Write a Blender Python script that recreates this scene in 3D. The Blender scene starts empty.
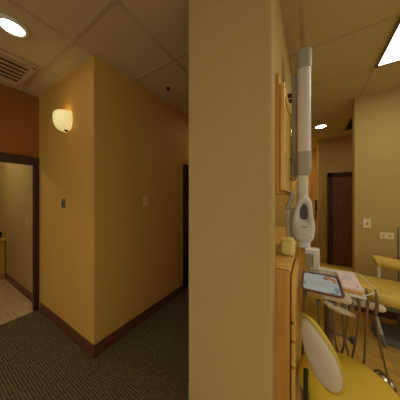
import bpy, bmesh, math, random
from mathutils import Vector, Matrix
random.seed(7)
sc = bpy.context.scene
COL = sc.collection
PI = math.pi
H = 2.8            # ceiling height

# ------------------------------------------------------------------ materials
def nodes(name):
    m = bpy.data.materials.new(name); m.use_nodes = True
    nt = m.node_tree
    return m, nt, nt.nodes['Principled BSDF']

def N(nt, typ, **kw):
    n = nt.nodes.new(typ)
    for k, v in kw.items():
        if k in n.inputs: n.inputs[k].default_value = v
        else: setattr(n, k, v)
    return n

def pos(nt, scale=(1, 1, 1), rot=(0, 0, 0)):
    g = nt.nodes.new('ShaderNodeNewGeometry')
    mp = nt.nodes.new('ShaderNodeMapping')
    mp.inputs['Scale'].default_value = scale
    mp.inputs['Rotation'].default_value = rot
    nt.links.new(g.outputs['Position'], mp.inputs['Vector'])
    return mp.outputs['Vector']

def ramp(nt, fac, c0, c1, p0=0.0, p1=1.0):
    r = nt.nodes.new('ShaderNodeValToRGB')
    r.color_ramp.elements[0].position = p0; r.color_ramp.elements[1].position = p1
    r.color_ramp.elements[0].color = (*c0, 1); r.color_ramp.elements[1].color = (*c1, 1)
    nt.links.new(fac, r.inputs['Fac'])
    return r.outputs['Color']

def bump(nt, b, h, strength=0.3, dist=0.002):
    n = nt.nodes.new('ShaderNodeBump')
    n.inputs['Strength'].default_value = strength; n.inputs['Distance'].default_value = dist
    nt.links.new(h, n.inputs['Height']); nt.links.new(n.outputs['Normal'], b.inputs['Normal'])

def sc_(c, k): return tuple(min(1, max(0, x * k)) for x in c)

def plain(name, col, rough=0.5, metal=0.0, var=0.08, scale=6.0, spec=0.4):
    m, nt, b = nodes(name)
    n = N(nt, 'ShaderNodeTexNoise', Scale=scale, Detail=3.0)
    nt.links.new(pos(nt), n.inputs['Vector'])
    nt.links.new(ramp(nt, n.outputs['Fac'], sc_(col, 1 - var), sc_(col, 1 + var), 0.3, 0.7), b.inputs['Base Color'])
    b.inputs['Roughness'].default_value = rough; b.inputs['Metallic'].default_value = metal
    b.inputs['Specular IOR Level'].default_value = spec
    return m

def emit(name, col, strength, base=(0.9, 0.9, 0.9)):
    m, nt, b = nodes(name)
    b.inputs['Base Color'].default_value = (*base, 1)
    b.inputs['Emission Color'].default_value = (*col, 1)
    b.inputs['Emission Strength'].default_value = strength
    return m

def wood(name, c0, c1, scale=(30, 30, 2.0), rough=0.4, spec=0.4):
    m, nt, b = nodes(name)
    n = N(nt, 'ShaderNodeTexNoise', Scale=1.0, Detail=5.0, Distortion=0.6)
    nt.links.new(pos(nt, scale), n.inputs['Vector'])
    nt.links.new(ramp(nt, n.outputs['Fac'], c0, c1, 0.3, 0.72), b.inputs['Base Color'])
    b.inputs['Roughness'].default_value = rough
    b.inputs['Specular IOR Level'].default_value = spec
    return m

def wall_paint(name, col, orange=250.0, strength=0.35):
    """Painted drywall with an orange-peel roller texture."""
    m, nt, b = nodes(name)
    n = N(nt, 'ShaderNodeTexNoise', Scale=1.0, Detail=3.0)
    nt.links.new(pos(nt, (45, 45, orange * 0.45)), n.inputs['Vector'])
    n2 = N(nt, 'ShaderNodeTexNoise', Scale=1.6, Detail=2.0)
    nt.links.new(pos(nt), n2.inputs['Vector'])
    nt.links.new(ramp(nt, n2.outputs['Fac'], sc_(col, 0.95), sc_(col, 1.05), 0.3, 0.7), b.inputs['Base Color'])
    b.inputs['Roughness'].default_value = 0.75
    b.inputs['Specular IOR Level'].default_value = 0.25
    bump(nt, b, n.outputs['Fac'], strength * 2, 0.004)
    return m

def wall_paper(name, col):
    """Wallpaper with faint vertical grasscloth striations."""
    m, nt, b = nodes(name)
    n = N(nt, 'ShaderNodeTexNoise', Scale=1.0, Detail=4.0)
    nt.links.new(pos(nt, (60, 60, 0.8)), n.inputs['Vector'])
    nt.links.new(ramp(nt, n.outputs['Fac'], sc_(col, 0.96), sc_(col, 1.03), 0.3, 0.7), b.inputs['Base Color'])
    b.inputs['Roughness'].default_value = 0.6
    b.inputs['Specular IOR Level'].default_value = 0.3
    bump(nt, b, n.outputs['Fac'], 0.15, 0.001)
    return m

def carpet_mat():
    m, nt, b = nodes('carpet_pile')
    w = N(nt, 'ShaderNodeTexWave', Scale=1.0, Distortion=1.2, Detail=1.0, bands_direction='Y')
    nt.links.new(pos(nt, (18, 18, 1)), w.inputs['Vector'])
    n = N(nt, 'ShaderNodeTexNoise', Scale=1.0, Detail=2.0)
    nt.links.new(pos(nt, (28, 75, 1)), n.inputs['Vector'])
    mx = N(nt, 'ShaderNodeMix', data_type='FLOAT')
    mx.inputs[0].default_value = 0.68
    nt.links.new(w.outputs['Fac'], mx.inputs[2]); nt.links.new(n.outputs['Fac'], mx.inputs[3])
    nt.links.new(ramp(nt, mx.outputs[0], (0.055, 0.043, 0.022), (0.23, 0.18, 0.09), 0.3, 0.75), b.inputs['Base Color'])
    b.inputs['Roughness'].default_value = 0.95
    b.inputs['Specular IOR Level'].default_value = 0.1
    bump(nt, b, mx.outputs[0], 0.6, 0.006)
    return m

def brick_floor(name, c0, c1, mortar, bw, bh, rot=0.0, msize=0.004, offset=0.5, rough=0.35):
    m, nt, b = nodes(name)
    br = N(nt, 'ShaderNodeTexBrick', offset=offset)
    br.inputs['Color1'].default_value = (*c0, 1); br.inputs['Color2'].default_value = (*c1, 1)
    br.inputs['Mortar'].default_value = (*mortar, 1)
    br.inputs['Scale'].default_value = 1.0; br.inputs['Mortar Size'].default_value = msize
    br.inputs['Brick Width'].default_value = bw; br.inputs['Row Height'].default_value = bh
    nt.links.new(pos(nt, (1, 1, 1), (0, 0, rot)), br.inputs['Vector'])
    n = N(nt, 'ShaderNodeTexNoise', Scale=1.0, Detail=5.0, Distortion=0.8)
    nt.links.new(pos(nt, (4, 30, 1), (0, 0, rot)), n.inputs['Vector'])
    mx = N(nt, 'ShaderNodeMix', data_type='RGBA', blend_type='MULTIPLY')
    mx.inputs[0].default_value = 1.0
    nt.links.new(br.outputs['Color'], mx.inputs[6])
    nt.links.new(ramp(nt, n.outputs['Fac'], (0.72, 0.7, 0.66), (1, 1, 1), 0.3, 0.65), mx.inputs[7])
    nt.links.new(mx.outputs[2], b.inputs['Base Color'])
    b.inputs['Roughness'].default_value = rough
    return m

def ceiling_mat():
    m, nt, b = nodes('ceiling_tile')
    n = N(nt, 'ShaderNodeTexNoise', Scale=120.0, Detail=3.0)
    nt.links.new(pos(nt), n.inputs['Vector'])
    nt.links.new(ramp(nt, n.outputs['Fac'], (0.56, 0.445, 0.255), (0.63, 0.50, 0.29), 0.3, 0.7), b.inputs['Base Color'])
    b.inputs['Roughness'].default_value = 0.9
    b.inputs['Specular IOR Level'].default_value = 0.1
    bump(nt, b, n.outputs['Fac'], 0.3, 0.002)
    return m

M = {}
M['paper'] = wall_paper('gold_wallpaper', (0.60, 0.345, 0.085))
M['paint'] = wall_paint('tan_paint', (0.48, 0.355, 0.155))
M['paint2'] = wall_paint('tan_paint_room', (0.46, 0.325, 0.13), strength=0.15)
M['rust'] = wall_paint('rust_paint', (0.30, 0.105, 0.016), strength=0.15)
M['amber'] = wall_paint('amber_paint', (0.58, 0.40, 0.13), strength=0.15)
M['ceil'] = ceiling_mat()
M['grid'] = plain('ceiling_grid_metal', (0.49, 0.39, 0.23), 0.6)
M['carpet'] = carpet_mat()
M['tile'] = brick_floor('beige_tile', (0.66, 0.51, 0.29), (0.60, 0.46, 0.25), (0.44, 0.33, 0.18), 0.32, 0.32, math.radians(0), 0.006, 0.0)
M['lam'] = brick_floor('laminate_planks', (0.66, 0.42, 0.115), (0.59, 0.37, 0.095), (0.42, 0.25, 0.065), 0.9, 0.125, math.radians(90), 0.003, 0.4)
M['oak'] = wood('honey_oak', (0.50, 0.255, 0.05), (0.66, 0.36, 0.085))
M['oak2'] = wood('pale_oak', (0.64, 0.41, 0.10), (0.78, 0.53, 0.16), rough=0.25)
M['dark'] = wood('dark_cherry', (0.040, 0.012, 0.005), (0.072, 0.022, 0.009), rough=0.35)
M['base'] = wood('baseboard_cherry', (0.095, 0.03, 0.012), (0.15, 0.055, 0.022), (6, 6, 40), rough=0.4)
M['brown'] = wood('brown_door_wood', (0.15, 0.072, 0.031), (0.20, 0.10, 0.045), rough=0.4)
M['white'] = plain('white_plastic', (0.72, 0.70, 0.64), 0.4, var=0.03)
M['bright'] = plain('bright_white_plastic', (0.84, 0.80, 0.82), 0.4, var=0.02)
M['xray'] = plain('ivory_plastic', (0.67, 0.66, 0.64), 0.4, var=0.03)
M['xgrey'] = plain('warm_grey_plastic', (0.40, 0.385, 0.355), 0.45, var=0.03)
M['shade'] = plain('dark_grey_plastic', (0.13, 0.12, 0.10), 0.5)
M['ivory'] = plain('ivory_switch_plastic', (0.74, 0.64, 0.42), 0.4, var=0.03)
M['tanplate'] = plain('tan_switch_plastic', (0.72, 0.50, 0.24), 0.4, var=0.03)
M['black'] = plain('black_plastic', (0.02, 0.018, 0.015), 0.4)
M['hose'] = plain('brown_hose', (0.17, 0.10, 0.055), 0.5)
M['chrome'] = plain('brushed_steel', (0.62, 0.60, 0.56), 0.25, 1.0, var=0.03)
M['vinyl'] = plain('yellow_vinyl', (0.68, 0.50, 0.045), 0.42, var=0.03, spec=0.45)
M['vinyl2'] = plain('ochre_vinyl', (0.62, 0.45, 0.09), 0.45, var=0.04)
M['shell'] = plain('pale_shell_plastic', (0.62, 0.54, 0.42), 0.4, var=0.03)
M['cream'] = plain('cream_plastic', (0.58, 0.50, 0.36), 0.4, var=0.03)
M['pale'] = plain('pale_yellow_plastic', (0.78, 0.64, 0.24), 0.45, var=0.05)
M['grille'] = plain('beige_grille_metal', (0.58, 0.43, 0.25), 0.55)
M['void'] = plain('painted_grille_shade', (0.03, 0.02, 0.012), 0.8)  # near-black colour standing in for the shade behind the grille
M['rim'] = plain('plum_tray_rim', (0.16, 0.07, 0.07), 0.4)
M['cardpaper'] = plain('blue_white_paper', (0.52, 0.69, 0.98), 0.6, var=0.08, scale=30)
M['ink_or'] = plain('orange_ink', (0.62, 0.20, 0.04), 0.6)
M['ink_bl'] = plain('blue_ink', (0.22, 0.38, 0.60), 0.6)
M['ink_dk'] = plain('dark_ink', (0.06, 0.05, 0.06), 0.6)
M['ink_gr'] = plain('grey_ink', (0.40, 0.44, 0.55), 0.6)
M['pink'] = plain('pink_white_paper', (0.80, 0.66, 0.73), 0.6, var=0.05, scale=20)
M['lilac'] = plain('lilac_ink', (0.58, 0.58, 0.72), 0.6)
M['orangeside'] = plain('orange_card', (0.70, 0.38, 0.08), 0.6)
M['maroon'] = plain('maroon_metal', (0.12, 0.03, 0.02), 0.4)
M['lamp'] = emit('lamp_lens', (1.0, 0.86, 0.66), 20.0)
M['lampfar'] = emit('lamp_lens_far', (1.0, 0.86, 0.60), 30.0)
M['fluo'] = emit('fluorescent_diffuser', (1.0, 0.90, 0.66), 6.3)
M['fill2'] = emit('added_fill_back', (1.0, 0.86, 0.60), 6.0)  # glow of the unseen panel added beyond the partition
M['fillpass'] = emit('added_fill_passage', (1.0, 0.86, 0.50), 18.0)  # glow of the hidden panel added to brighten the passage
M['globe'] = emit('globe_glass', (1.0, 0.84, 0.52), 42.0)
M['glass'] = emit('sconce_glass', (1.0, 0.84, 0.34), 0.52, (0.80, 0.75, 0.50))
M['bulb'] = emit('sconce_bulb', (1.0, 0.74, 0.38), 11.0)

# ------------------------------------------------------------------ mesh builder
class MB:
    def __init__(s): s.bm = bmesh.new(); s.mi = 0
    def f(s, vs):
        try:
            fc = s.bm.faces.new(vs); fc.material_index = s.mi; return fc
        except ValueError: return None
    def box(s, x0, x1, y0, y1, z0, z1):
        v = [s.bm.verts.new((x, y, z)) for z in (z0, z1) for y in (y0, y1) for x in (x0, x1)]
        for q in ((0, 2, 3, 1), (4, 5, 7, 6), (0, 1, 5, 4), (2, 6, 7, 3), (0, 4, 6, 2), (1, 3, 7, 5)):
            s.f([v[i] for i in q])
        return s
    def obox(s, c, hx, hy, hz, R):
        v = [s.bm.verts.new(Vector(c) + R @ Vector((x * hx, y * hy, z * hz))) for z in (-1, 1) for y in (-1, 1) for x in (-1, 1)]
        for q in ((0, 2, 3, 1), (4, 5, 7, 6), (0, 1, 5, 4), (2, 6, 7, 3), (0, 4, 6, 2), (1, 3, 7, 5)):
            s.f([v[i] for i in q])
        return s
    def rings(s, R, closed=True, cap=True):
        L = [[s.bm.verts.new(p) for p in r] for r in R]
        n = len(L[0])
        for a, b in zip(L, L[1:]):
            for i in range(n if closed else n - 1):
                j = (i + 1) % n
                s.f([a[i], a[j], b[j], b[i]])
        if cap:
            s.f(list(reversed(L[0]))); s.f(L[-1])
        return s
    def tube(s, pts, r, seg=10):
        pts = [Vector(p) for p in pts]
        rs = r if isinstance(r, (list, tuple)) else [r] * len(pts)
        R = []; up = None
        for i, p in enumerate(pts):
            t = (pts[min(i + 1, len(pts) - 1)] - pts[max(i - 1, 0)]).normalized()
            if up is None:
                up = Vector((0, 0, 1)) if abs(t.z) < 0.9 else Vector((1, 0, 0))
            n = (up - t * up.dot(t)).normalized(); up = n
            b = t.cross(n)
            R.append([p + (n * math.cos(k) + b * math.sin(k)) * rs[i] for k in [2 * PI * q / seg for q in range(seg)]])
        return s.rings(R)
    def lathe(s, prof, c, seg=32, axis='z'):
        R = []
        for (r, h) in prof:
            ring = []
            for k in range(seg):
                a = 2 * PI * k / seg
                p = (r * math.cos(a), r * math.sin(a), h)
                if axis == 'x': p = (h, p[0], p[1])
                if axis == 'y': p = (p[0], -h, p[1])
                ring.append((c[0] + p[0], c[1] + p[1], c[2] + p[2]))
            R.append(ring)
        return s.rings(R)
    def prism(s, pts, d):
        """Extrude a closed outline of 3-D points by the vector d."""
        a = [s.bm.verts.new(p) for p in pts]
        b = [s.bm.verts.new(Vector(p) + Vector(d)) for p in pts]
        n = len(a)
        s.f(list(reversed(a))); s.f(b)
        for i in range(n): s.f([a[i], a[(i + 1) % n], b[(i + 1) % n], b[i]])
        return s

ROOT = {}
def obj(name, mb, mats, parent=None, bevel=0.0, smooth=False, subsurf=0, seg=2):
    bm = mb.bm
    bmesh.ops.remove_doubles(bm, verts=bm.verts, dist=1e-6)
    bmesh.ops.recalc_face_normals(bm, faces=bm.faces)
    if parent is not None:
        off = ROOT[parent.name]
    else:
        xs = [v.co for v in bm.verts]
        off = Vector(((min(v.x for v in xs) + max(v.x for v in xs)) / 2, (min(v.y for v in xs) + max(v.y for v in xs)) / 2, min(v.z for v in xs)))
    bmesh.ops.translate(bm, verts=bm.verts, vec=-off)
    me = bpy.data.meshes.new(name); bm.to_mesh(me); bm.free()
    for m in (mats if isinstance(mats, list) else [mats]): me.materials.append(M[m])
    if smooth:
        for p in me.polygons: p.use_smooth = True
    o = bpy.data.objects.new(name, me); COL.objects.link(o)
    if parent is None: o.location = off
    else: o.parent = parent
    ROOT[o.name] = off
    if bevel:
        b = o.modifiers.new('bevel', 'BEVEL'); b.width = bevel; b.segments = seg; b.limit_method = 'ANGLE'
        b.angle_limit = math.radians(40)
    if subsurf:
        b = o.modifiers.new('subdivision', 'SUBSURF'); b.levels = subsurf; b.render_levels = subsurf
    return o

def thing(name, label, cat, loc, group=None):
    o = bpy.data.objects.new(name, None); COL.objects.link(o)
    o.empty_display_size = 0.05
    o.location = loc; ROOT[o.name] = Vector(loc)
    return tag(o, label, cat, group)

def tag(o, label, cat, group=None):
    o['label'] = label; o['category'] = cat
    if group: o['group'] = group
    return o

def struct(name, mb, mats, parent=None, bevel=0.0, **kw):
    o = obj(name, mb, mats, parent, bevel, **kw)
    if parent is None: o['kind'] = 'structure'
    return o

def copy_tree(o, delta):
    """Copy a thing with its parts; parts share mesh data."""
    c = o.copy(); COL.objects.link(c); c.location = o.location + Vector(delta)
    ROOT[c.name] = ROOT[o.name] + Vector(delta)
    for ch in list(o.children):
        d = ch.copy(); COL.objects.link(d); d.parent = c
        ROOT[d.name] = ROOT[c.name]
        for g in list(ch.children):
            e = g.copy(); COL.objects.link(e); e.parent = d
    return c

def box(*a): return MB().box(*a)

# ------------------------------------------------------------------ the setting
XW, YE, YR, XR = -3.05, 6.0, -1.4, 2.6
CX, CY = -1.698, 0.885                       # projecting corner of the gold wall
struct('floor', box(-3.05, -0.60, YR, 0.885, -0.06, 0).box(CX - 0.11, -0.60, 0.885, 4.2, -0.06, 0), 'carpet')
struct('floor.001', box(-0.60, XR, YR, YE, -0.06, 0), 'lam')
struct('floor.002', box(-5.4, -3.05, -1.2, 1.05, -0.06, 0.004), 'tile')

def ceiling(x0, x1, y0, y1, gx, gy, name):
    m = box(x0, x1, y0, y1, H, H + 0.05)
    m.mi = 1
    w, t = 0.012, 0.004
    k = gx - math.ceil((gx - x0) / 0.61) * 0.61
    while k < x1:
        if k > x0 + 0.02: m.box(k - w, k + w, y0, y1, H - t, H + 0.001)
        k += 0.61
    k = gy - math.ceil((gy - y0) / 0.61) * 0.61
    while k < y1:
        if k > y0 + 0.02: m.box(x0, x1, k - w, k + w, H - t - 0.0005, H + 0.001)
        k += 0.61
    return struct(name, m, ['ceil', 'grid'])
ceiling(XW, -0.60, YR, 4.2, -1.715, 0.715, 'ceiling')
ceiling(-0.60, XR, YR, YE, -0.05, 2.466, 'ceiling.001')
struct('ceiling.002', box(-5.4, -3.09, -1.2, 1.05, 2.5, 2.55), 'ceil')

# gold wall that turns the corner
struct('wall_left', box(-3.09, CX, CY, CY + 0.11, 0, H), 'paper')
struct('wall_hall', box(CX - 0.11, CX, CY + 0.11, 2.30, 0, H).box(CX - 0.11, CX, 2.30, 3.14, 2.0, H).box(CX - 0.11, CX, 3.14, 4.2, 0, H), 'paper')
struct('wall_hall_end', box(CX - 0.11, -0.55, 4.2, 4.3, 0, H), 'paper')
# rust wall with the doorway to the tiled room
struct('wall_rust', box(-3.09, XW, 0.835, CY, 0, H).box(-3.09, XW, -0.10, 0.835, 1.91, H).box(-3.09, XW, YR, -0.10, 0, H), 'rust')
# tiled room
struct('wall_tiled_side', box(-5.4, -3.09, 0.90, 1.05, 0, 2.55), 'paint')
struct('wall_tiled_end', box(-5.5, -5.4, -1.2, 1.05, 0, 2.55), 'paint')
struct('wall_tiled_near', box(-5.5, -3.09, -1.3, -1.2, 0, 2.55), 'paint')
# wing wall between hall and treatment room
struct('wall_wing', box(-0.665, -0.159, 0.93, 1.04, 0, H), 'paint', bevel=0.012, seg=3)
struct('wall_hall_right', box(-0.665, -0.56, 1.041, 4.2, 0, H), 'paper')
# cabinet bay: back, soffit, end
struct('wall_bay', box(-0.56, -0.52, 1.041, 2.62, 0, H), 'amber')
struct('wall_soffit', box(-0.52, -0.165, 1.041, 2.62, 2.15, H), 'paint2')
struct('wall_bay_end', box(-0.56, -0.165, 2.62, 3.6, 0, H), 'amber')
# treatment room
struct('wall_partition', box(0.497, XR, 3.067, 3.19, 0, H), 'paint2', bevel=0.01)
struct('wall_far', box(0.157, XR, 4.88, 5.0, 0, 2.8), 'paint2')
struct('wall_far_return', box(0.157, 0.25, 5.0, YE, 0, H), 'amber')
struct('wall_end', box(-1.2, 0.157, 5.75, 5.85, 0, H), 'amber')
struct('wall_passage_left', box(-1.3, -1.2, 4.3, 5.85, 0, H), 'amber')
struct('floor.003', box(-1.2, -0.60, 4.3, 5.75, -0.06, 0), 'lam')
struct('ceiling.003', box(-1.3, -0.60, 4.3, YE, H, H + 0.05), 'ceil')
struct('wall_right', box(XR, XR + 0.1, 2.2, YE, 0, H), 'paint2')

# baseboards
bh, bt = 0.112, 0.014
struct('baseboard_left', box(-2.97, CX + bt, CY - bt, CY, 0, bh), 'base', bevel=0.004)
struct('baseboard_hall', box(CX, CX + bt, CY, 2.23, 0, bh), 'base', bevel=0.004)
struct('baseboard_tiled', box(-4.7, -3.09, 0.886, 0.90, 0.004, bh), 'base', bevel=0.004)
struct('baseboard_partition', box(0.51, XR, 3.053, 3.067, 0, bh), 'base', bevel=0.004)

def casing(name, plane, a0, a1, top, w, proud, depth, tw=None):
    """Door casing in a wall X = plane: opening a0..a1 along Y; jamb lining runs back by depth."""
    m = MB(); tw = tw or w
    m.box(plane, plane + proud, a0 - w, a0, 0, top + tw).box(plane, plane + proud, a1, a1 + w, 0, top + tw)
    m.box(plane, plane + proud, a0, a1, top, top + tw)
    m.box(plane - depth, plane, a0 - 0.012, a0 + 0.006, 0, top + 0.012).box(plane - depth, plane, a1 - 0.006, a1 + 0.012, 0, top + 0.012)
    m.box(plane - depth, plane, a0, a1, top - 0.006, top + 0.012)
    return struct(name, m, 'dark', bevel=0.003)
casing('door_1', XW, -0.10, 0.835, 1.898, 0.046, 0.016, 0.04, 0.098)
casing('door_2', CX, 2.30, 3.14, 1.94, 0.065, 0.018, 0.11)

# hall door leaf, dark, shut
struct('door_2_leaf', box(CX - 0.10, CX - 0.06, 2.29, 3.15, -0.02, 1.955), 'dark')

# far panelled door with frame in the wall Y = 4.88
d3 = struct('door_3', box(0.33, 0.425, 4.850, 4.885, 0, 2.02).box(1.14, 1.235, 4.850, 4.885, 0, 2.02).box(0.33, 1.235, 4.850, 4.885, 1.93, 2.02), 'dark', bevel=0.003)
leaf = MB().box(0.395, 1.17, 4.865, 4.88, 0.005, 1.955)
for (x0, x1) in ((0.49, 0.74), (0.83, 1.08)):
    for (z0, z1) in ((0.20, 0.80), (0.95, 1.45), (1.55, 1.85)):
        leaf.box(x0, x1, 4.861, 4.866, z0, z1)
        leaf.box(x0 + 0.03, x1 - 0.03, 4.853, 4.862, z0 + 0.03, z1 - 0.03)
struct('door_leaf', leaf, 'brown', d3, bevel=0.004)
struct('door_handle', MB().lathe([(0.02, 0), (0.012, 0.01), (0.012, 0.03), (0.026, 0.04), (0.026, 0.055), (0.01, 0.062)], (1.12, 4.865, 0.98), 16, 'y'), 'chrome', d3, smooth=True)
# amber passage door frame at the end
struct('trim_1', box(-0.01, 0.05, 5.73, 5.75, 0, 2.02).box(-0.9, -0.84, 5.73, 5.75, 0, 2.02).box(-0.9, 0.05, 5.73, 5.75, 2.02, 2.09), 'oak', bevel=0.004)

# ------------------------------------------------------------------ ceiling fittings
def downlight(x, y, r, label, lens):
    t = thing('downlight', label, 'ceiling light', (x, y, H - 0.02))
    obj('trim_ring', MB().lathe([(r + 0.022, 0.02), (r + 0.02, 0.006), (r, 0.0), (r - 0.004, 0.02)], (x, y, H - 0.02), 40), 'white', t, smooth=True)
    obj('lens', MB().lathe([(r - 0.003, 0.012), (r - 0.01, 0.006), (0.01, 0.003)], (x, y, H - 0.02), 40), lens, t, smooth=True)
downlight(-1.957, 0.407, 0.074, 'round recessed ceiling light glowing beside the ceiling air grille in the hall', 'lamp')
downlight(0.17, 3.97, 0.085, 'small round recessed ceiling light glowing in the passage beyond the x-ray arm', 'lampfar')

downlight(-1.15, 2.6, 0.085, 'unseen fill light added in the hall ceiling behind the wing wall', 'lamp')  # added out of view to brighten the hall wall further down
# air grille in a ceiling tile: louvres run along Y
g0x, g1x, g0y, g1y = -2.905, -2.345, 0.11, 0.665
t = thing('air_grille', 'beige louvred air grille set in the hall ceiling beside the round light', 'air grille', ((g0x + g1x) / 2, (g0y + g1y) / 2, H - 0.03))
obj('louvre_shade_sheet', box(g0x + 0.02, g1x - 0.02, g0y + 0.02, g1y - 0.02, H - 0.007, H - 0.005), 'void', t)  # dark sheet painted in as the shade between the louvres
obj('frame', box(g0x, g1x, g0y, g0y + 0.035, H - 0.03, H - 0.004).box(g0x, g1x, g1y - 0.035, g1y, H - 0.03, H - 0.004).box(g0x, g0x + 0.035, g0y, g1y, H - 0.03, H - 0.004).box(g1x - 0.035, g1x, g0y, g1y, H - 0.03, H - 0.004), 'grille', t, bevel=0.004)
sl = MB()
for k in range(6):
    x = g0x + 0.075 + k * 0.081
    sl.obox((x, (g0y + g1y) / 2, H - 0.021), 0.034, (g1y - g0y) / 2 - 0.034, 0.0025, Matrix.Rotation(math.radians(12), 3, 'Y'))
obj('louvre', sl, 'grille', t)

# sprinkler head
t = thing('sprinkler', 'small dark sprinkler head on the hall ceiling above the gold wall', 'sprinkler', (-1.46, 1.63, H - 0.05))
obj('escutcheon', MB().lathe([(0.024, 0.05), (0.022, 0.044), (0.008, 0.042)], (-1.46, 1.63, H - 0.05), 20), 'black', t, smooth=True)
obj('deflector', MB().lathe([(0.008, 0.043), (0.006, 0.030), (0.016, 0.026), (0.016, 0.022)], (-1.46, 1.63, H - 0.05), 16), 'black', t)

# fluorescent panels
def troffer(x0, x1, y0, y1, label, lens):
    t = thing('ceiling_light_panel', label, 'ceiling light', ((x0 + x1) / 2, (y0 + y1) / 2, H - 0.018))
    b = 0.018
    obj('panel_frame', box(x0, x1, y0, y0 + b, H - 0.018, H - 0.005).box(x0, x1, y1 - b, y1, H - 0.018, H - 0.005).box(x0, x0 + b, y0, y1, H - 0.018, H - 0.005).box(x1 - b, x1, y0, y1, H - 0.018, H - 0.005), 'shade', t)
    obj('diffuser', box(x0 + b, x1 - b, y0 + b, y1 - b, H - 0.012, H - 0.006), lens, t)
troffer(0.56, 1.16, 1.25, 2.462, 'bright white rectangular ceiling light panel above the dental chair', 'fluo')

# dark louvred panel made up to stand for a shadowed ceiling recess
t = thing('recess_shade_panel', 'dark louvred panel standing for a shadowed ceiling recess just past the partition wall', 'vent', (0.695, 4.15, H - 0.014))
obj('frame', box(0.550, 0.840, 3.82, 3.85, H - 0.014, H - 0.005).box(0.550, 0.840, 4.45, 4.48, H - 0.014, H - 0.005).box(0.550, 0.570, 3.85, 4.45, H - 0.014, H - 0.005).box(0.820, 0.840, 3.85, 4.45, H - 0.014, H - 0.005), 'grille', t)
m = MB()
for k in range(9): m.obox((0.695, 3.885 + k * 0.066, H - 0.01), 0.125, 0.022, 0.0015, Matrix.Rotation(math.radians(25), 3, 'X'))
obj('louvre', m, 'shade', t)
obj('louvre_shade_sheet', box(0.565, 0.825, 3.845, 4.455, H - 0.0065, H - 0.005), 'shade', t)  # dark grey sheet painted in as the shade above these slats

# ------------------------------------------------------------------ wall sconce
sx, sy, sz = -2.228, CY, 2.185
t = thing('wall_sconce', 'lit cream glass bowl sconce on the gold wall', 'wall lamp', (sx, sy, sz))
prof = [(0.040, 0.0), (0.074, 0.012), (0.096, 0.042), (0.108, 0.080), (0.111, 0.120), (0.109, 0.155), (0.102, 0.180), (0.090, 0.192)]
def half(scale, dz):
    R = []
    for (r, h) in prof:
        R.append([(sx + r * scale * 1.02 * math.cos(a), sy - 0.004 - r * scale * 1.12 * math.sin(a), sz + h + dz) for a in [PI * k / 24 for k in range(25)]])
    return R
sh = MB()
outer, inner = half(1.0, 0.0), half(0.94, 0.006)
sh.rings(outer, closed=False, cap=False); sh.rings(inner, closed=False, cap=False)
# rim joins outer and inner shells at the top, bottom disc
for k in range(24):
    for A, B in ((outer[-1], inner[-1]),):
        sh.f([sh.bm.verts.new(p) for p in (A[k], A[k + 1], B[k + 1], B[k])])
sh.f([sh.bm.verts.new(p) for p in outer[0]])
for j in range(len(prof) - 1):
    for e in (0, -1):
        sh.f([sh.bm.verts.new(p) for p in (outer[j][e], outer[j + 1][e], inner[j + 1][e], inner[j][e])])
obj('glass_shade', sh, 'glass', t, smooth=True)
obj('back_plate', box(sx - 0.05, sx + 0.05, sy - 0.003, sy - 0.0005, sz + 0.01, sz + 0.16), 'black', t, bevel=0.004)
obj('finial', MB().lathe([(0.004, -0.014), (0.012, -0.011), (0.015, -0.004), (0.022, 0.0), (0.02, 0.004)], (sx + 0.03, sy - 0.025, sz), 16), 'black', t, smooth=True)
obj('bulb', MB().lathe([(0.012, 0.06), (0.012, 0.08), (0.028, 0.11), (0.028, 0.14), (0.012, 0.165)], (sx, sy - 0.06, sz), 16), 'bulb', t, smooth=True)

# ------------------------------------------------------------------ switches and plates
def plate_x(name, x, yc, zc, label, mat, cat='light switch', w=0.075, h=0.118):
    t = thing(name, label, cat, (x, yc, zc - h / 2))
    obj('cover_plate', box(x, x + 0.006, yc - w / 2, yc + w / 2, zc - h / 2, zc + h / 2), mat, t, bevel=0.002)
    obj('rocker', box(x + 0.005, x + 0.011, yc - 0.017, yc + 0.017, zc - 0.034, zc + 0.034), mat, t, bevel=0.002)
plate_x('light_switch', CX, 1.486, 1.432, 'tan rocker light switch on the gold hall wall', 'tanplate')
def plate_y(name, y, xc, zc, label, mat, w=0.075, h=0.118):
    t = thing(name, label, 'light switch', (xc, y, zc - h / 2))
    obj('cover_plate', box(xc - w / 2, xc + w / 2, y - 0.006, y, zc - h / 2, zc + h / 2), mat, t, bevel=0.002)
    obj('toggle', box(xc - 0.006, xc + 0.006, y - 0.018, y - 0.005, zc - 0.014, zc + 0.014), 'shade' if mat == 'ivory' else mat, t, bevel=0.002)
plate_y('light_switch', 3.067, 0.622, 1.143, 'ivory toggle light switch on the tan partition wall above the dental chair', 'ivory')
plate_y('light_switch', 0.90, -3.57, 1.11, 'tan light switch on the wall inside the tiled room', 'tanplate')
t = thing('wall_control', 'slim dark wall control on the gold wall under the sconce', 'wall control', (-2.31, CY, 1.36))
obj('housing', box(-2.336, -2.284, CY - 0.018, CY, 1.36, 1.46), 'shade', t, bevel=0.004)
obj('button_strip', box(-2.32, -2.30, CY - 0.022, CY - 0.016, 1.375, 1.445), 'black', t, bevel=0.002)
t = thing('wall_outlet', 'horizontal ivory outlet plate on the tan partition wall right of the switch', 'outlet', (0.80, 3.067, 0.968))
obj('cover_plate', box(0.738, 0.864, 3.061, 3.067, 0.968, 1.046), 'ivory', t, bevel=0.002)
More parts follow.
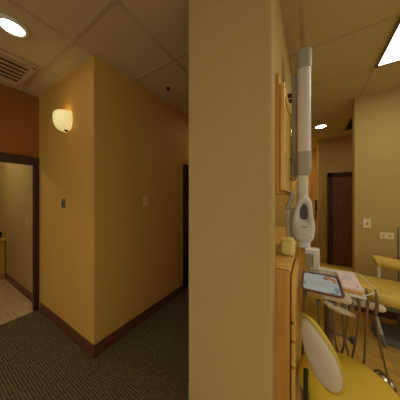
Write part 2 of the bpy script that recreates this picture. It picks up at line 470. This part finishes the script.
for cx in (0.772, 0.83):
    s_ = obj('socket', MB().lathe([(0.019, 0.0), (0.019, 0.004), (0.017, 0.005)], (cx, 3.062, 1.007), 20, 'y'), 'tanplate', t)
    obj('slot', box(cx - 0.009, cx + 0.009, 3.0565, 3.058, 1.012, 1.015).box(cx - 0.009, cx + 0.009, 3.0565, 3.058, 0.999, 1.002), 'black', s_)
# cord beside it
tag(obj('power_cable', MB().tube([(0.90, 3.061, 1.12), (0.90, 3.061, 0.9), (0.905, 3.06, 0.6), (0.90, 3.058, 0.12)], 0.006, 8), 'shade', smooth=True, bevel=0), 'thin dark cord hanging down the tan partition wall right of the outlet', 'cord')

# far handset on the return wall
t = thing('wall_handset', 'slim dark handset hanging on the amber wall in the passage', 'handset', (0.14, 5.4, 0.93))
obj('handset', MB().tube([(0.135, 5.40, 1.42), (0.128, 5.40, 1.36), (0.136, 5.40, 1.25), (0.128, 5.40, 1.16)], [0.03, 0.024, 0.02, 0.03], 10), 'black', t, smooth=True)
obj('cord', MB().tube([(0.132, 5.40, 1.16), (0.128, 5.41, 1.0), (0.120, 5.42, 0.93), (0.126, 5.44, 1.0)], 0.016, 8), 'maroon', t, smooth=True)

# ------------------------------------------------------------------ tiled room vanity
t = thing('vanity_cabinet', 'wooden vanity cabinet against the wall of the tiled room', 'cabinet', (-5.04, 0.48, 0.004))
obj('body', box(-5.39, -4.70, 0.02, 0.895, 0.004, 0.70), 'oak', t, bevel=0.003)
for y0, y1 in ((0.04, 0.47), (0.49, 0.88)):
    d = obj('door', box(-4.70, -4.683, y0, y1, 0.09, 0.66), 'oak', t, bevel=0.004)
    obj('knob', MB().lathe([(0.006, 0), (0.014, 0.014), (0.008, 0.022)], (-4.683, y1 - 0.06 if y0 < 0.2 else y0 + 0.06, 0.6), 12, 'x'), 'chrome', d, smooth=True)
tag(obj('vanity_counter', box(-5.39, -4.67, 0.01, 0.898, 0.702, 0.745), 'oak2', bevel=0.006), 'pale countertop on the vanity cabinet in the tiled room', 'countertop')
t = thing('soap_bottle', 'dark pump bottle standing on the vanity counter', 'bottle', (-4.80, 0.83, 0.746))
obj('bottle_body', MB().lathe([(0.035, 0), (0.038, 0.01), (0.038, 0.09), (0.014, 0.115), (0.012, 0.13)], (-4.80, 0.83, 0.746), 20), 'black', t, smooth=True)
obj('pump', MB().lathe([(0.012, 0.13), (0.005, 0.135), (0.005, 0.16), (0.014, 0.162), (0.014, 0.17)], (-4.80, 0.83, 0.746), 14).tube([(-4.80, 0.83, 0.912), (-4.77, 0.83, 0.91), (-4.755, 0.83, 0.90)], 0.004, 8), 'maroon', t)

# ------------------------------------------------------------------ upper cabinet
UX = -0.142
def handle_x(x, y, z0, z1, parent):
    obj('handle', MB().tube([(x - 0.002, y, z0), (x + 0.02, y, z0 + 0.008), (x + 0.03, y, z0 + 0.03), (x + 0.03, y, z1 - 0.03), (x + 0.02, y, z1 - 0.008), (x - 0.002, y, z1)], 0.005, 8), 'shade', parent, smooth=True)
t = thing('upper_cabinet', 'honey oak wall cabinet with overlay doors beside the x-ray arm', 'cabinet', (-0.33, 1.47, 1.50))
obj('body', box(-0.52, UX - 0.02, 1.042, 1.90, 1.50, 2.148), 'oak', t)
fr = MB()
fr.box(UX - 0.02, UX, 1.042, 1.10, 1.495, 2.148).box(UX - 0.02, UX, 1.44, 1.50, 1.495, 2.148).box(UX - 0.02, UX, 1.84, 1.90, 1.495, 2.148)
fr.box(UX - 0.02, UX, 1.10, 1.84, 1.495, 1.545).box(UX - 0.02, UX, 1.10, 1.84, 2.10, 2.148)
obj('face_frame', fr, 'oak', t, bevel=0.002)
for i, (y0, y1) in enumerate(((1.062, 1.455), (1.485, 1.885))):
    dm = MB()
    x0, x1 = UX + 0.003, UX + 0.024
    w = 0.055
    dm.box(x0, x1, y0, y0 + w, 1.512, 2.102).box(x0, x1, y1 - w, y1, 1.512, 2.102)
    dm.box(x0, x1, y0 + w, y1 - w, 1.512, 1.512 + w).box(x0, x1, y0 + w, y1 - w, 2.102 - w, 2.102)
    dm.box(x0 + 0.002, x1 - 0.008, y0 + w, y1 - w, 1.512 + w, 2.102 - w)
    d = obj('door', dm, 'oak2', t, bevel=0.003)
    handle_x(x1, y1 - 0.075 if i == 0 else y0 + 0.03, 1.60, 1.74, d)

# ------------------------------------------------------------------ base cabinet
BX = -0.092
t = thing('base_cabinet', 'honey oak base cabinet with a stack of drawers behind the stool', 'cabinet', (-0.30, 1.7, 0))
obj('body', box(-0.515, BX, 1.042, 1.475, 0.09, 1.085).box(-0.515, BX - 0.05, 1.042, 1.475, 0, 0.09), 'oak', t, bevel=0.002)
obj('end_panel', box(-0.515, BX, 2.33, 2.36, 0, 1.085), 'oak', t, bevel=0.002)
zs = [0.12, 0.36, 0.56, 0.70, 0.80, 1.06]
for k in range(5):
    for (y0, y1, mt) in ((1.07, 1.462, 'oak2'),):
        d = obj('drawer', box(BX + 0.007, BX + 0.027, y0, y1, zs[k] + 0.008, zs[k + 1] - 0.008).box(BX - 0.002, BX + 0.008, y0 + 0.03, y1 - 0.03, zs[k] + 0.03, zs[k + 1] - 0.03), mt, t, bevel=0.003)
        zc = (zs[k] + zs[k + 1]) / 2
tag(obj('worktop', box(-0.52, BX + 0.008, 1.042, 2.40, 1.087, 1.118), 'oak2', bevel=0.004), 'pale oak worktop on the base cabinet under the x-ray head', 'worktop')

# pale yellow box on the worktop
t = thing('dispenser_box', 'pale yellow rounded box standing on the worktop left of the x-ray head', 'box', (-0.118, 1.235, 1.119))
obj('box_body', box(-0.158, -0.078, 1.19, 1.28, 1.119, 1.208), 'pale', t, bevel=0.018, seg=4)
obj('lid', box(-0.150, -0.086, 1.20, 1.27, 1.206, 1.22), 'pale', t, bevel=0.006)

# ------------------------------------------------------------------ x-ray unit
px_, py_ = -0.036, 1.452
def rrect(cx, cy, z, a, b, r=0.35, n=28, yo=0):
    out = []
    for k in range(n):
        th = 2 * PI * k / n
        c, s = math.cos(th), math.sin(th)
        e = 2 / 3.2
        out.append((cx + a * math.copysign(abs(c) ** e, c), cy + b * math.copysign(abs(s) ** e, s), z))
    return out
def col(prof):
    m = MB(); m.rings([rrect(cx, py_, z, a, b) for (z, a, b, cx) in prof]); return m
t = thing('xray_unit', 'ivory dental x-ray unit hanging folded beside the oak wall cabinet', 'x-ray unit', (px_, py_, 1.15))
obj('arm', col([(2.39, 0.043, 0.046, px_), (1.765, 0.043, 0.046, px_)]), 'xray', t, smooth=False, bevel=0.002)
obj('arm_cap', col([(2.367, 0.048, 0.051, px_), (2.47, 0.049, 0.052, px_), (2.49, 0.047, 0.050, px_), (2.497, 0.036, 0.04, px_)]), 'xgrey', t, bevel=0.004)
obj('arm_collar', col([(1.79, 0.046, 0.05, px_), (1.68, 0.0475, 0.052, px_), (1.645, 0.042, 0.046, px_ - 0.003), (1.622, 0.026, 0.03, px_ - 0.006)]), 'xgrey', t, bevel=0.002)
obj('neck', col([(1.63, 0.033, 0.033, px_ - 0.008), (1.45, 0.034, 0.034, px_ - 0.008)]), 'xray', t, bevel=0.002)
obj('rear_arm', box(-0.112, -0.082, py_ - 0.0, py_ + 0.06, 1.63, 2.36), 'xgrey', t, bevel=0.006)
obj('wall_bracket', box(-0.164, -0.10, py_ + 0.005, py_ + 0.05, 2.222, 2.238).box(-0.164, -0.10, py_ + 0.005, py_ + 0.05, 2.185, 2.197).box(-0.165, -0.155, py_, py_ + 0.055, 2.17, 2.25), 'maroon', t, bevel=0.003)
# head: teardrop yoke with an arched opening, facing the room
def outline(pts, n=6):
    """Closed Catmull-Rom through (x, z) points."""
    out = []; L = len(pts)
    for i in range(L):
        p0, p1, p2, p3 = [Vector(pts[(i + k) % L]) for k in (-1, 0, 1, 2)]
        for q in range(n):
            u = q / n
            out.append(0.5 * ((2 * p1) + (-p0 + p2) * u + (2 * p0 - 5 * p1 + 4 * p2 - p3) * u * u + (-p0 + 3 * p1 - 3 * p2 + p3) * u ** 3))
    return out
ho = outline([(-0.064, 1.475), (-0.010, 1.475), (0.012, 1.43), (0.020, 1.34), (0.031, 1.27), (0.022, 1.20), (-0.002, 1.172), (-0.052, 1.172), (-0.092, 1.195), (-0.110, 1.265), (-0.104, 1.35), (-0.084, 1.43)])
hi = outline([(-0.040, 1.432), (-0.024, 1.426), (-0.014, 1.395), (-0.012, 1.345), (-0.020, 1.322), (-0.050, 1.322), (-0.062, 1.340), (-0.060, 1.395)], 9)
yf = 1.385
hd = MB()
n = len(ho)
ci = Vector((sum(p.x for p in hi) / len(hi), sum(p.y for p in hi) / len(hi)))
def rad(poly, ang):
    d = Vector((math.cos(ang), math.sin(ang))); best = None
    for i in range(len(poly)):
        a, b = poly[i] - ci, poly[(i + 1) % len(poly)] - ci
        e = b - a; den = d.x * e.y - d.y * e.x
        if abs(den) < 1e-12: continue
        tt = (a.x * e.y - a.y * e.x) / den; uu = (a.x * d.y - a.y * d.x) / den
        if tt > 0 and -1e-6 <= uu <= 1 + 1e-6: best = tt if best is None else max(best, tt)
    return best
K = 72
ring_o, ring_i = [], []
for k in range(K):
    a = 2 * PI * k / K
    d = Vector((math.cos(a), math.sin(a)))
    ring_o.append(ci + d * rad(ho, a)); ring_i.append(ci + d * rad(hi, a))
def R3(r, y, s=1.0, c=None):
    c = c or Vector((-0.033, 1.30)); return [((c + (p - c) * s).x, y, (c + (p - c) * s).y) for p in r]
hd.rings([R3(ring_o, yf + 0.11, 0.86), R3(ring_o, yf + 0.10, 0.96), R3(ring_o, yf + 0.03), R3(ring_o, yf + 0.010, 0.985), R3(ring_o, yf, 0.93),
          R3(ring_i, yf, 1.0, ci), R3(ring_i, yf + 0.045, 0.9, ci)], cap=False)
hd.f([hd.bm.verts.new(p) for p in R3(ring_o, yf + 0.11, 0.86)])
head = obj('head', hd, 'xray', t, smooth=True)
obj('recess_panel', MB().prism(R3(ring_i, yf + 0.042, 0.92, ci), (0, 0.006, 0)), 'shade', head)
obj('label_strip', box(-0.05, -0.016, yf - 0.0015, yf + 0.004, 1.272, 1.277), 'shade', head)
obj('warning_label', MB().prism([(-0.047, yf - 0.001, 1.232), (-0.019, yf - 0.001, 1.232), (-0.033, yf - 0.001, 1.212)], (0, 0.005, 0)), 'tanplate', head)
obj('base_stub', col([(1.18, 0.042, 0.038, px_ - 0.002), (1.128, 0.042, 0.038, px_ - 0.002)]), 'xray', t, bevel=0.003)
obj('tube_head', MB().tube([(-0.100, 1.475, 1.40), (-0.098, 1.475, 1.37), (-0.095, 1.475, 1.22), (-0.095, 1.475, 1.17)], [0.022, 0.036, 0.040, 0.028], 20), 'xray', t, smooth=True)
obj('cone', MB().tube([(-0.138, 1.462, 1.385), (-0.134, 1.462, 1.17)], [0.018, 0.015], 14), 'bright', t)
obj('link_arm', MB().tube([(-0.116, 1.47, 1.52), (-0.112, 1.47, 1.47), (-0.14, 1.465, 1.41), (-0.136, 1.462, 1.38)], 0.016, 10), 'xray', t, smooth=True)

# ------------------------------------------------------------------ delivery unit
t = thing('delivery_unit', 'white dental delivery unit holding trays and hoses beside the stool', 'delivery unit', (0.15, 1.62, 0))
obj('foot', MB().lathe([(0.16, 0), (0.16, 0.02), (0.14, 0.035), (0.04, 0.05)], (0.12, 1.66, 0), 28), 'shade', t)
obj('post', MB().tube([(0.12, 1.66, 0.03), (0.12, 1.66, 0.86)], 0.028, 16), 'hose', t)
obj('console', box(0.05, 0.20, 1.27, 1.68, 0.872, 0.915), 'cream', t, bevel=0.02, seg=3)
obj('tray_support', box(-0.02, 0.14, 1.30, 1.54, 0.914, 0.938), 'xgrey', t, bevel=0.004)
obj('box_shelf', box(0.157, 0.27, 1.33, 1.64, 0.90, 0.916), 'white', t, bevel=0.004)
obj('holder_bar', MB().tube([(0.17, 1.385, 0.855), (0.345, 1.385, 0.850), (0.357, 1.387, 0.850)], [0.02, 0.02, 0.012], 14), 'cream', t, smooth=True)
obj('holder_bar', MB().tube([(0.07, 1.285, 0.862), (0.10, 1.292, 0.842), (0.165, 1.33, 0.806), (0.221, 1.371, 0.778)], [0.012, 0.017, 0.018, 0.012], 14), 'cream', t, smooth=True)
obj('handle_rail', MB().tube([(0.20, 1.655, 0.918), (0.275, 1.655, 0.928), (0.301, 1.634, 0.93), (0.331, 1.425, 0.93), (0.322, 1.395, 0.93), (0.272, 1.36, 0.915)], 0.0045, 10), 'white', t, smooth=True)
# white bracket that rises behind the trays; shade on its left face painted cream
obj('bracket_shaded_face', box(-0.028, 0.022, 1.672, 1.725, 0.912, 1.03), 'cream', t, bevel=0.003)
br = obj('bracket', box(-0.036, 0.064, 1.650, 1.74, 1.028, 1.062).box(0.020, 0.064, 1.655, 1.735, 0.912, 1.03), 'bright', t, bevel=0.004)
obj('bracket_foot', box(0.0, 0.18, 1.64, 1.70, 0.905, 0.925), 'white', t, bevel=0.004)
ca = obj('cross_bar', MB().tube([(0.12, 1.62, 0.50), (0.25, 1.685, 0.435)], 0.012, 12), 'hose', t, smooth=True)
obj('knob', MB().lathe([(0.012, 0), (0.026, 0.006), (0.026, 0.03), (0.012, 0.036)], (0.25, 1.685, 0.435), 14, 'x'), 'black', ca)

# tray with a printed card
x0, x1, y0, y1 = -0.046, 0.157, 1.185, 1.475
def rr(x0, x1, y0, y1, r, z, n=6):
    out = []
    for cx, cy, a0 in ((x1 - r, y1 - r, 0), (x0 + r, y1 - r, 90), (x0 + r, y0 + r, 180), (x1 - r, y0 + r, 270)):
        for k in range(n + 1):
            a = math.radians(a0 + 90 * k / n); out.append((cx + r * math.cos(a), cy + r * math.sin(a), z))
    return out
t = thing('instrument_tray', 'plum rimmed instrument tray carrying the blue and white card', 'tray', (0.055, 1.37, 0.939))
obj('tray_plate', MB().rings([rr(x0 + .006, x1 - .006, y0 + .006, y1 - .006, .03, .939), rr(x0 + .006, x1 - .006, y0 + .006, y1 - .006, .03, .943)]), 'rim', t)
obj('tray_rim', MB().rings([rr(x0, x1, y0, y1, .035, .939), rr(x0 - .003, x1 + .003, y0 - .003, y1 + .003, .037, .951), rr(x0 + .006, x1 - .006, y0 + .006, y1 - .006, .03, .951), rr(x0 + .008, x1 - .008, y0 + .008, y1 - .008, .03, .942)], cap=False), 'rim', t)
card = MB()
card.rings([rr(x0 + .012, x1 - .012, y0 + .012, y1 - .012, .024, .9435), rr(x0 + .012, x1 - .012, y0 + .012, y1 - .012, .024, .9455)])
zc = 0.9455
YS = lambda y: y if y < 1.30 else 1.30 + (y - 1.30) * 0.70
def blot(mb, mi, pts):
    mb.mi = mi
    mb.prism([(x, YS(y), zc) for x, y in pts], (0, 0, 0.0005))
# orange and dark motif in the far right corner, pale grey lines of print, blue washes
blot(card, 1, [(0.085, 1.520), (0.100, 1.528), (0.118, 1.500), (0.135, 1.480), (0.142, 1.440), (0.120, 1.430), (0.112, 1.455), (0.098, 1.470), (0.080, 1.490)])
blot(card, 1, [(0.118, 1.425), (0.140, 1.425), (0.136, 1.395), (0.126, 1.385)])
blot(card, 2, [(0.076, 1.480), (0.092, 1.462), (0.100, 1.440), (0.086, 1.432), (0.072, 1.458)])
blot(card, 2, [(0.0, 1.535), (0.03, 1.537), (0.028, 1.518), (0.004, 1.522)])
for q, (xa, xb, y) in enumerate(((-0.02, 0.10, 1.37), (-0.015, 0.085, 1.345), (0.02, 0.12, 1.32), (0.0, 0.09, 1.29))):
    x = xa; r = random.Random(q)
    while x < xb:
        l = r.uniform(0.008, 0.018)
        blot(card, 3, [(x, y), (x + l, y + r.uniform(-.002, .002)), (x + l, y + 0.006), (x, y + 0.006)])
        x += l + 0.004
blot(card, 4, [(0.115, 1.27), (0.138, 1.30), (0.142, 1.25), (0.128, 1.225)])
blot(card, 4, [(0.085, 1.215), (0.12, 1.23), (0.135, 1.208), (0.10, 1.202)])
blot(card, 4, [(-0.03, 1.33), (-0.018, 1.30), (-0.022, 1.26), (-0.034, 1.28)])
tag(obj('printed_card', card, ['cardpaper', 'ink_or', 'ink_dk', 'ink_gr', 'ink_bl']), 'blue and white printed card with an orange motif lying in the tray', 'card')

# pink-white box beside the tray
t = thing('paper_box', 'flat pink and white box with an orange side next to the tray', 'box', (0.215, 1.485, 0.917))
obj('box_body', box(0.166, 0.258, 1.345, 1.625, 0.917, 0.938), 'orangeside', t, bevel=0.002)
lid = MB().box(0.163, 0.261, 1.342, 1.628, 0.936, 0.946)
lid.mi = 1; lid.prism([(0.175, 1.40, 0.946), (0.235, 1.40, 0.946), (0.235, 1.41, 0.946), (0.175, 1.41, 0.946)], (0, 0, 0.0005))
lid.prism([(0.18, 1.47, 0.946), (0.22, 1.46, 0.946), (0.235, 1.53, 0.946), (0.19, 1.55, 0.946)], (0, 0, 0.0005))
obj('box_lid', lid, ['pink', 'lilac'], t)

# hoses with handpieces hanging from the console
HO = {
 'leftmost hose hanging from the delivery unit beside the drawers': [(-0.027, 1.335, 0.87), (-0.032, 1.297, 0.765), (-0.037, 1.293, 0.577), (-0.042, 1.30, 0.23), (0.0, 1.40, 0.06), (0.08, 1.50, 0.052)],
 'hose hanging behind the top of the stool backrest': [(0.044, 1.30, 0.85), (0.044, 1.355, 0.746), (0.055, 1.386, 0.617), (0.092, 1.467, 0.445), (0.12, 1.56, 0.10)],
 'hose hanging from the corner of the printed card tray': [(0.121, 1.300, 0.86), (0.119, 1.343, 0.742), (0.137, 1.378, 0.562), (0.165, 1.454, 0.41), (0.16, 1.55, 0.09)],
 'short hose crossing to the right under the left end of the holder bar': [(0.172, 1.360, 0.85), (0.171, 1.375, 0.669), (0.190, 1.41, 0.562), (0.209, 1.481, 0.423), (0.18, 1.58, 0.08)],
 'hose crossing to the left under the left end of the holder bar': [(0.205, 1.365, 0.855), (0.191, 1.368, 0.73), (0.174, 1.385, 0.562), (0.155, 1.42, 0.423), (0.15, 1.54, 0.20)],
 'hose with a handpiece in the middle of the holder bar': [(0.241, 1.36, 0.865), (0.243, 1.36, 0.79), (0.233, 1.385, 0.639), (0.226, 1.48, 0.436), (0.19, 1.60, 0.14)],
 'straight hose with a handpiece second from the free end of the holder bar': [(0.279, 1.36, 0.865), (0.274, 1.36, 0.79), (0.279, 1.42, 0.592), (0.292, 1.532, 0.385), (0.26, 1.64, 0.12)],
 'long slanting hose running to the floor pedal': [(0.318, 1.36, 0.865), (0.314, 1.37, 0.803), (0.375, 1.548, 0.545), (0.448, 1.687, 0.257), (0.50, 1.78, 0.06), (0.52, 1.86, 0.03)],
}
def cr(pts, n=7):
    out = []; P = [Vector(p) for p in pts]
    for i in range(len(P) - 1):
        p0, p1, p2, p3 = P[max(i - 1, 0)], P[i], P[i + 1], P[min(i + 2, len(P) - 1)]
        for q in range(n):
            u = q / n
            out.append(0.5 * ((2 * p1) + (-p0 + p2) * u + (2 * p0 - 5 * p1 + 4 * p2 - p3) * u * u + (-p0 + 3 * p1 - 3 * p2 + p3) * u ** 3))
    out.append(P[-1]); return out
for i, (lab, pts) in enumerate(HO.items()):
    t = thing('dental_handpiece' if i >= 5 else 'instrument_hose', lab, 'hose' if i < 5 else 'handpiece', pts[0], 'hoses of the delivery unit')
    obj('hose', MB().tube(cr(pts), 0.0062, 10), 'hose', t, smooth=True)
    p = Vector(pts[0])
    if i >= 5:
        obj('handpiece', MB().tube([p + Vector((0, 0, -0.03)), p + Vector((0, 0, 0.01)), p + Vector((0.0, 0.008, 0.05)), p + Vector((-0.002, 0.02, 0.085))], [0.0065, 0.008, 0.007, 0.004], 12), 'hose', t, smooth=True)
    else:
        obj('coupling', MB().tube([p + Vector((0, 0, -0.035)), p + Vector((0, 0, 0.0))], 0.012, 12), 'shade', t)

# suction wand hanging near the floor
t = thing('suction_wand', 'pale suction handpiece with a dark tip hanging in front of the chair base', 'suction handpiece', (0.566, 2.23, 0.149))
obj('grip', MB().tube(cr([(0.505, 2.193, 0.40), (0.522, 2.20, 0.33), (0.545, 2.216, 0.24)]), 0.016, 12), 'xgrey', t, smooth=True)
obj('tip', MB().tube(cr([(0.543, 2.215, 0.25), (0.555, 2.22, 0.20), (0.572, 2.235, 0.14)]), [0.017] * 5 + [0.019] * 5 + [0.022] * 4 + [0.012], 12), 'shade', t, smooth=True)
obj('hose', MB().tube(cr([(0.505, 2.193, 0.40), (0.49, 2.19, 0.45), (0.50, 2.26, 0.49), (0.56, 2.36, 0.47)]), 0.010, 10), 'hose', t, smooth=True)

# foot pedal
t = thing('foot_pedal', 'round steel foot pedal on the wood floor at the end of the slanting hose', 'foot pedal', (0.50, 1.95, 0))
obj('pedal_base', MB().lathe([(0.062, 0), (0.062, 0.012), (0.05, 0.02)], (0.50, 1.95, 0), 30), 'black', t)
obj('pedal_disc', MB().lathe([(0.053, 0.02), (0.055, 0.032), (0.048, 0.052), (0.032, 0.066), (0.01, 0.072)], (0.50, 1.95, 0), 30), 'chrome', t, smooth=True)
obj('toe_guard', MB().tube([(0.50 + 0.066 * math.cos(a), 1.95 + 0.066 * math.sin(a), 0.02 + 0.035 * math.sin((a - 0.9) / 2.2 * PI)) for a in [0.9 + 2.2 * k / 14 for k in range(15)]], 0.007, 8), 'black', t, smooth=True)

# ------------------------------------------------------------------ dental chair
def slab(x0, x1, y0, y1, zt0, zt1, th, n=14, crown=0.015):
    """Padded slab along X with rounded ends and a crowned top; top height runs zt0..zt1."""
    m = MB(); R = []
    for i in range(n + 1):
        u = i / n
        x = x0 + (x1 - x0) * u
        e = min(u, 1 - u) * (x1 - x0)
        k = 1.0 if e > 0.12 else math.sqrt(max(0.03, 1 - (1 - e / 0.12) ** 2))
        zt = zt0 + (zt1 - zt0) * u
        yc, hy = (y0 + y1) / 2, (y1 - y0) / 2 * (0.55 + 0.45 * k)
        ring = []
        for q in range(24):
            a = 2 * PI * q / 24
            c, s = math.cos(a), math.sin(a)
            yy = yc + hy * math.copysign(abs(c) ** 0.45, c)
            zz = zt - th / 2 + (th / 2) * (0.5 + 0.5 * k) * math.copysign(abs(s) ** 0.6, s) + (crown * (1 - c * c) if s > 0 else 0)
            ring.append((x, yy, zz))
        R.append(ring)
    m.rings(R); return m
t = thing('dental_chair', 'ochre yellow upholstered dental chair in front of the tan partition wall', 'dental chair', (0.75, 2.56, 0))
obj('seat', slab(0.46, 1.15, 2.33, 2.85, 0.565, 0.545, 0.13), 'vinyl2', t, smooth=True)
obj('leg_rest', slab(0.05, 0.56, 2.38, 2.84, 0.60, 0.575, 0.09), 'vinyl2', t, smooth=True)
bk = MB(); R = []
for i in range(13):
    u = i / 12; ang = math.radians(52)
    x = 1.08 + u * 0.62 * math.cos(ang); z = 0.56 + u * 0.62 * math.sin(ang)
    w = 0.25 * (1 - 0.25 * u) * (0.6 + 0.4 * math.sqrt(max(0.02, 1 - max(0, (u - 0.8) / 0.2) ** 2)))
    R.append([(x + math.sin(ang) * 0.05 * math.copysign(abs(math.sin(a)) ** .6, -math.sin(a)) * -1, 2.59 + w * math.copysign(abs(math.cos(a)) ** .5, math.cos(a)), z - math.cos(ang) * 0.05 * math.copysign(abs(math.sin(a)) ** .6, math.sin(a))) for a in [2 * PI * q / 20 for q in range(20)]])
bk.rings(R); obj('backrest', bk, 'vinyl2', t, smooth=True)
obj('headrest', MB().lathe([(0.03, -0.11), (0.06, -0.09), (0.07, 0), (0.06, 0.09), (0.03, 0.11)], (1.52, 2.59, 1.13), 20, 'y'), 'vinyl2', t, smooth=True)
arm = obj('armrest', MB().tube(cr([(0.625, 2.80, 0.748), (0.66, 2.80, 0.754), (0.80, 2.79, 0.740), (0.95, 2.78, 0.718), (1.10, 2.78, 0.70), (1.20, 2.76, 0.66)]), [0.022, 0.038, 0.046, 0.051] + [0.058] * 27 + [0.05] * 2 + [0.046, 0.036, 0.024], 16), 'vinyl2', t, smooth=True)
obj('arm_post', MB().tube([(0.675, 2.84, 0.52), (0.675, 2.82, 0.72)], 0.016, 12), 'white', arm)
obj('arm_post', MB().tube([(1.08, 2.83, 0.50), (1.08, 2.79, 0.69)], 0.016, 12), 'white', arm)
obj('underframe', box(0.50, 1.12, 2.44, 2.74, 0.36, 0.45), 'shade', t, bevel=0.02)
obj('pedestal', MB().rings([rrect(0.94, 2.66, z, a, b) for z, a, b in ((0.05, 0.22, 0.14), (0.12, 0.16, 0.12), (0.38, 0.14, 0.11))]), 'shade', t, bevel=0.006)
obj('base', MB().rings([rrect(0.92, 2.66, z, a, b) for z, a, b in ((0.0, 0.34, 0.19), (0.045, 0.33, 0.18), (0.06, 0.30, 0.16))]), 'shade', t)

# ------------------------------------------------------------------ operator stool
scx, scy = 0.155, 1.150
t = thing('operator_stool', 'yellow operator stool with a pale curved backrest shell in the foreground', 'stool', (scx, scy, 0))
obj('seat', MB().lathe([(0.06, 0.455), (0.185, 0.46), (0.208, 0.48), (0.214, 0.51), (0.206, 0.538), (0.185, 0.553), (0.10, 0.557), (0.01, 0.557)], (scx, scy, 0), 48), 'vinyl', t, smooth=True)
obj('seat_pan', MB().lathe([(0.04, 0.425), (0.13, 0.435), (0.15, 0.455)], (scx, scy, 0), 32), 'black', t)
A0 = math.radians(237.5)           # middle of the backrest, seen from the seat centre
def backpad(r_in, r_out, k_, zc, lean=0.0):
    """Elliptic pad bent around the seat: its long axis leans to one side; k_ scales the outline."""
    m = MB(); front, back = [], []
    for i in range(9):
        s = i / 8
        fr, bk_ = [], []
        for k in range(40):
            a = 2 * PI * k / 40
            u, v = s * math.cos(a), s * math.sin(a)
            u *= 1 - 0.22 * v
            th = A0 + k_ * (-0.060 * v + 0.068 * u) / 0.24; z = zc + k_ * (0.140 * v + 0.034 * u)
            bulge = math.sqrt(max(0, 1 - s ** 3))
            ro = r_in + (r_out - r_in) * bulge
            ll = lean * v
            bk_.append((scx + (ro + ll) * math.cos(th), scy + (ro + ll) * math.sin(th), z))
            fr.append((scx + (r_in + ll) * math.cos(th), scy + (r_in + ll) * math.sin(th), z))
        back.append(bk_); front.append(fr)
    m.rings(list(reversed(front)) + back, cap=False)
    return m
obj('backrest_shell', backpad(0.222, 0.252, 1.0, 0.768, lean=0.02), 'shell', t, smooth=True)
obj('backrest_cushion', backpad(0.224, 0.178, 1.06, 0.771, lean=0.02), 'vinyl', t, smooth=True)
am = math.radians(246)
am = math.radians(222)
obj('back_bracket', MB().tube(cr([(scx + q * math.cos(am), scy + q * math.sin(am), z) for q, z in ((0.05, 0.44), (0.19, 0.432), (0.228, 0.47), (0.232, 0.57), (0.230, 0.645))]), 0.011, 10), 'black', t, smooth=True)
obj('gas_column', MB().lathe([(0.03, 0.08), (0.03, 0.26), (0.016, 0.262), (0.016, 0.43)], (scx, scy, 0), 20), 'chrome', t)
for k in range(5):
    a = 2 * PI * k / 5 + 0.35
    c, s = math.cos(a), math.sin(a)
    l = obj('leg', MB().tube([(scx, scy, 0.11), (scx + 0.12 * c, scy + 0.12 * s, 0.095), (scx + 0.24 * c, scy + 0.24 * s, 0.07)], [0.026, 0.02, 0.016], 12), 'chrome', t, smooth=True)
    cxx, cyy = scx + 0.24 * c, scy + 0.24 * s
    obj('caster', MB().tube([(cxx - 0.014 * s, cyy + 0.014 * c, 0.027), (cxx + 0.014 * s, cyy - 0.014 * c, 0.027)], 0.027, 16), 'black', l)

# ------------------------------------------------------------------ unseen lights: added fill panels and the tiled-room light
troffer(-1.0, -0.62, 4.5, 5.1, 'unseen fill panel added to light the amber passage hidden behind the x-ray arm', 'fillpass')  # added where the arm hides it, to brighten the amber walls
troffer(1.5, 2.1, 3.6, 4.2, 'unseen fill panel added behind the partition wall', 'fill2')  # added out of view to brighten the far wall and door
t = thing('ceiling_globe', 'globe ceiling light inside the tiled room', 'ceiling light', (-4.2, 0.1, 2.40))
obj('globe', MB().lathe([(0.03, 0.0), (0.10, 0.02), (0.13, 0.06), (0.10, 0.096)], (-4.2, 0.1, 2.40), 24), 'globe', t, smooth=True)

w = bpy.data.worlds.new('dim_interior'); sc.world = w; w.use_nodes = True
# soft indoor ambience from the open side behind the viewpoint: brighter above, dimmer towards the floor
wt = w.node_tree; bg = wt.nodes['Background']
tc = wt.nodes.new('ShaderNodeTexCoord'); sp = wt.nodes.new('ShaderNodeSeparateXYZ'); mr = wt.nodes.new('ShaderNodeMapRange')
wt.links.new(tc.outputs['Generated'], sp.inputs[0]); wt.links.new(sp.outputs['Z'], mr.inputs['Value'])
mr.inputs['From Min'].default_value = -0.5; mr.inputs['From Max'].default_value = 0.6
mr.inputs['To Min'].default_value = 0.50; mr.inputs['To Max'].default_value = 0.94
wt.links.new(mr.outputs['Result'], bg.inputs['Strength'])
bg.inputs['Color'].default_value = (1.0, 0.88, 0.62, 1)

# ------------------------------------------------------------------ camera
cam = bpy.data.cameras.new('camera'); co = bpy.data.objects.new('camera', cam); COL.objects.link(co)
cam.sensor_fit = 'HORIZONTAL'; cam.sensor_width = 36.0
cam.lens = 178 / 400 * 36
cam.shift_y = -2 / 400
cam.clip_start = 0.05
co.location = (0, 0, 1.47)
co.rotation_euler = (math.radians(90), 0, math.radians(31.7))
sc.camera = co
sc.view_settings.view_transform = 'Standard'
sc.view_settings.look = 'None'
sc.view_settings.gamma = 1.0
sc.view_settings.use_curve_mapping = False
sc.view_settings.exposure = 0.0
